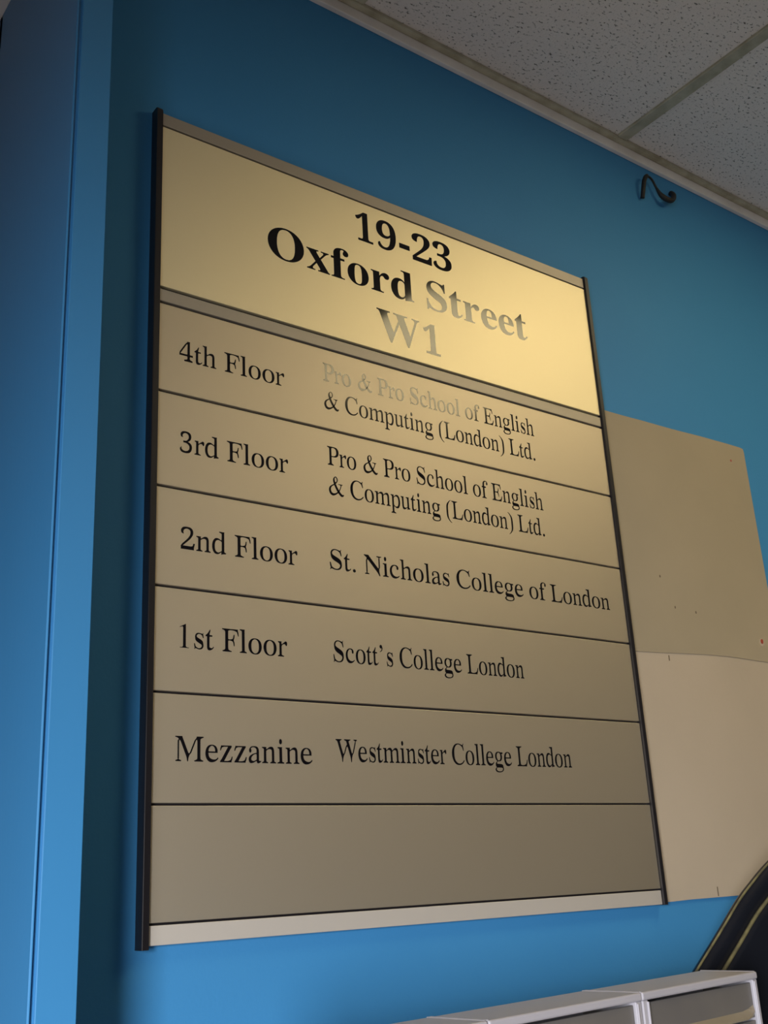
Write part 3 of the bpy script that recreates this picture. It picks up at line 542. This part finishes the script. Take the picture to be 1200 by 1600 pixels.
# ------------------------------------------------------------------ black stub of cable under the ceiling edge
zz = 1.0617
pts = spline([(0.9690, 0.006, zz + 1.2304), (0.9690, 0.001, zz + 1.248), (0.9702, -0.003, zz + 1.2645), (0.9770, -0.004, zz + 1.2755), (0.9870, -0.002, zz + 1.2795), (0.9990, 0.000, zz + 1.2775),
              (1.0085, 0.001, zz + 1.2660), (1.0160, -0.001, zz + 1.2520), (1.0260, -0.004, zz + 1.2445), (1.0400, -0.005, zz + 1.2450), (1.0520, -0.003, zz + 1.2560), (1.0590, 0.001, zz + 1.2680), (1.0620, 0.008, zz + 1.2770)], 5)
n = len(pts)
rad = []
for i in range(n):
    t = i / (n - 1)
    rad.append(0.0042 if t < 0.28 else (0.0022 if t < 0.5 else 0.0052 if t > 0.62 else 0.0022 + (t - 0.5) / 0.12 * 0.003))
bm = bmesh.new()
add_tube(bm, pts, rad, 10)
tag(mesh_obj('cable_stub', bm, M_CABLE, None, True), 'short bent stub of black cable on the blue wall just under the ceiling trim', 'cable')

# ------------------------------------------------------------------ table under the drawer units (below the frame)
TA = math.atan2(0.031, 0.2457)
table = tag(empty('side_table', (0.4785, -0.165, 0.0), TA), 'plain brown laminate table carrying the row of small drawer units', 'table')
mesh_obj('tabletop', box(-0.85, 0.250, -0.20, 0.078, 0.700, 0.724, 0.003), M_WOOD, table)
for x in (-0.84, 0.216):
    for y in (-0.19, 0.044):
        mesh_obj('leg', box(x, x + 0.03, y, y + 0.03, 0.0, 0.6998, 0.002), M_BLACK, table)

# ------------------------------------------------------------------ drawer units
UW, UD, UT = 0.2476, 0.0765, 0.984
def drawer_unit(loc):
    u = empty('drawer_unit', loc, TA)
    x0, x1, y0, y1 = 0.0008, UW - 0.0008, 0.0, UD
    zb, zt, w = 0.724, UT, 0.0105
    bm = bmesh.new()
    add_box(bm, x0, x1, y0, y1, zt - 0.0085, zt, 0.0022, 3)            # top
    add_box(bm, x0 + 0.001, x0 + w, y0 + 0.0012, y1, zb, zt - 0.0084, 0.0012, 2)
    add_box(bm, x1 - w, x1 - 0.001, y0 + 0.0012, y1, zb, zt - 0.0084, 0.0012, 2)
    add_box(bm, x0 + w, x1 - w, y1 - 0.004, y1, zb, zt - 0.0084)
    add_box(bm, x0 + w, x1 - w, y0 + 0.006, y1 - 0.004, zb, zb + 0.006)
    for x in (x0, x1 - 0.0028):
        add_box(bm, x, x + 0.0024, y0 + 0.003, y1, zt - 0.001, zt + 0.0005, 0.0004, 2)
    # bright raised bead along each stile
    for x in (x0 + w - 0.0026, x1 - w + 0.0004):
        add_box(bm, x, x + 0.0022, y0 - 0.0008, y0 + 0.003, zb, zt - 0.010, 0.0006, 2)
    mesh_obj('case', bm, M_CASE, u)
    p = 0.0415
    for k in range(6):
        t = zt - 0.0115 - k * p
        b = t - p + 0.0030
        bm = bmesh.new()
        add_box(bm, x0 + w + 0.0008, x1 - w - 0.0008, y0 + 0.0045, y0 + 0.0075, b, t, 0.0008, 2)
        add_box(bm, x0 + w + 0.003, x1 - w - 0.003, y0 + 0.0075, y1 - 0.008, b, b + 0.002)
        add_box(bm, x0 + w + 0.003, x0 + w + 0.005, y0 + 0.0075, y1 - 0.008, b + 0.002, t - 0.006)
        add_box(bm, x1 - w - 0.005, x1 - w - 0.003, y0 + 0.0075, y1 - 0.008, b + 0.002, t - 0.006)
        d = mesh_obj('drawer', bm, M_DRAWER, u)
        # finger lip swept along the foot of the drawer, rising at its ends
        bm = bmesh.new()
        L = []
        N = 16
        for i in range(N + 1):
            s = i / N
            x = x0 + w + 0.002 + (x1 - x0 - 2 * w - 0.004) * s
            e = max(0.0, abs(2 * s - 1) - 0.72) / 0.28
            zl = b + 0.0005 + 0.0050 * e * e
            out = 0.0060 * (1 - e * e) + 0.0012
            L.append([bm.verts.new((x, y0 + 0.0045, zl + 0.0085)), bm.verts.new((x, y0 + 0.0045 - out, zl + 0.0015)), bm.verts.new((x, y0 + 0.0045 - out, zl)), bm.verts.new((x, y0 + 0.0045, zl))])
        for i in range(N):
            for j in range(4):
                bm.faces.new((L[i][j], L[i][(j + 1) % 4], L[i + 1][(j + 1) % 4], L[i + 1][j]))
        bm.faces.new(L[0])
        bm.faces.new(L[-1][::-1])
        lip = mesh_obj('lip', bm, M_LIP, d)
    return u
ux, uy = math.cos(TA), math.sin(TA)
base = Vector((0.4745, -0.2018, 0.0))
GRP = 'small drawer units on the table'
first = drawer_unit(base)
tag(first, 'grey plastic drawer unit at the right end of the row, beside the black chair', 'drawer unit', GRP)
LB = {1: 'grey plastic drawer unit second from the right, between its two neighbours', 2: 'grey plastic drawer unit third from the right, only its top corner in view'}
for k in (1, 2):
    c = first.copy()
    COL.objects.link(c)
    c.location = base - Vector((ux, uy, 0)) * (UW * k)
    c['label'] = LB[k]
    for ch_ in list(first.children):
        d = ch_.copy()
        COL.objects.link(d)
        d.parent = c
        for g in ch_.children:
            e = g.copy()
            COL.objects.link(e)
            e.parent = d

# ------------------------------------------------------------------ black leather chair behind the units
CA = math.radians(-18)
CH = tag(empty('leather_chair', (0.77 + math.cos(CA) * 0.30, -0.055 + math.sin(CA) * 0.30, 0.0), CA), 'black glossy leather chair with tan piping standing behind the right-hand drawer unit', 'chair')
half = [(-0.0945, 0.56), (-0.0955, 0.70), (-0.095, 0.80), (-0.088, 0.87), (-0.070, 0.916), (-0.045, 0.949), (-0.0128, 0.9824), (0.0296, 1.0248), (0.0674, 1.0634), (0.0923, 1.0847), (0.1235, 1.1086), (0.17, 1.137), (0.23, 1.160), (0.30, 1.168)]
half = [(u - 0.30, z) for u, z in half]
outl = half + [(-u, z) for u, z in half[-2::-1]]
outl = [(p.x, p.y) for p in spline([(u, z, 0) for u, z in outl], 5)]
def inset(o, d):
    n = len(o)
    r = []
    for i in range(n):
        a, b = Vector(o[(i - 1) % n]), Vector(o[(i + 1) % n])
        if i == 0:
            a = Vector(o[0])
        if i == n - 1:
            b = Vector(o[-1])
        t = (b - a).normalized()
        r.append((o[i][0] + t.y * d, o[i][1] - t.x * d))
    return r
def shell(layers):
    """stack of (outline, y) loops capped at both ends"""
    bm = bmesh.new()
    R = [[bm.verts.new((u, y, z)) for u, z in o] for o, y in layers]
    for A, B in zip(R, R[1:]):
        n = len(A)
        for i in range(n):
            bm.faces.new((A[i], A[(i + 1) % n], B[(i + 1) % n], B[i]))
    bm.faces.new(R[0])
    bm.faces.new(R[-1][::-1])
    return bm
# local frame: +x along the back, -y the way the seat points
o0, o1, o2, o3 = outl, inset(outl, 0.003), inset(outl, 0.010), inset(outl, 0.024)
back = mesh_obj('backrest', shell([(inset(outl, 0.022), 0.030), (inset(outl, 0.008), 0.020), (inset(outl, 0.0015), 0.010), (outl, 0.004), (inset(outl, 0.0015), 0.001), (inset(outl, 0.006), -0.004), (inset(outl, 0.016), -0.0065), (inset(outl, 0.026), -0.004), (inset(outl, 0.032), 0.004)]), M_LEATHER, CH, True)
pan = mesh_obj('back_cushion', shell([(inset(outl, 0.0325), 0.006), (inset(outl, 0.034), 0.001), (inset(outl, 0.045), -0.001), (inset(outl, 0.075), -0.002)]), M_LEATHER, back, True)
for off, r, y in ((0.0012, 0.0016, 0.0005), (0.0325, 0.0026, 0.0005)):
    bm = bmesh.new()
    q = inset(outl, off)
    add_tube(bm, [(u, y, z) for u, z in q], r, 8)
    pp = mesh_obj('piping', bm, M_PIPING, back, True)
    pp['label'] = 'worn tan piping'
mesh_obj('seat', box(-0.21, 0.30, -0.50, -0.02, 0.42, 0.53, 0.035, 4), M_LEATHER, CH, True)
bm = box(-0.035, 0.035, -0.10, 0.045, 0.395, 0.4195, 0.006)
add_box(bm, -0.035, 0.035, 0.031, 0.045, 0.39, 0.70, 0.004)
mesh_obj('bracket', bm, M_BLACK, CH)
bm = bmesh.new()
add_tube(bm, [(0, -0.26, 0.09), (0, -0.26, 0.25)], 0.028, 14)
add_tube(bm, [(0, -0.26, 0.25), (0, -0.26, 0.415)], 0.018, 14)
mesh_obj('column', bm, M_BLACK, CH, True)
for k in range(5):
    a = 2 * math.pi * k / 5 + 0.3
    e = Vector((math.cos(a), math.sin(a), 0))
    bm = bmesh.new()
    c0 = Vector((0, -0.26, 0.105))
    add_tube(bm, [c0 + e * 0.02, c0 + e * 0.15 - Vector((0, 0, 0.012)), c0 + e * 0.27 - Vector((0, 0, 0.04))], [0.024, 0.018, 0.014], 10)
    lg = mesh_obj('leg', bm, M_BLACK, CH, True)
    bm = bmesh.new()
    c1 = c0 + e * 0.262
    s = Vector((-e.y, e.x, 0))
    for sg in (-1, 1):
        add_tube(bm, [Vector((c1.x, c1.y, 0.0255)) + s * (sg * 0.008), Vector((c1.x, c1.y, 0.0255)) + s * (sg * 0.022)], 0.0252, 16)
    add_tube(bm, [Vector((c1.x, c1.y, 0.02)), Vector((c1.x, c1.y, 0.06))], 0.006, 8)
    mesh_obj('caster', bm, M_BLACK, lg, True)
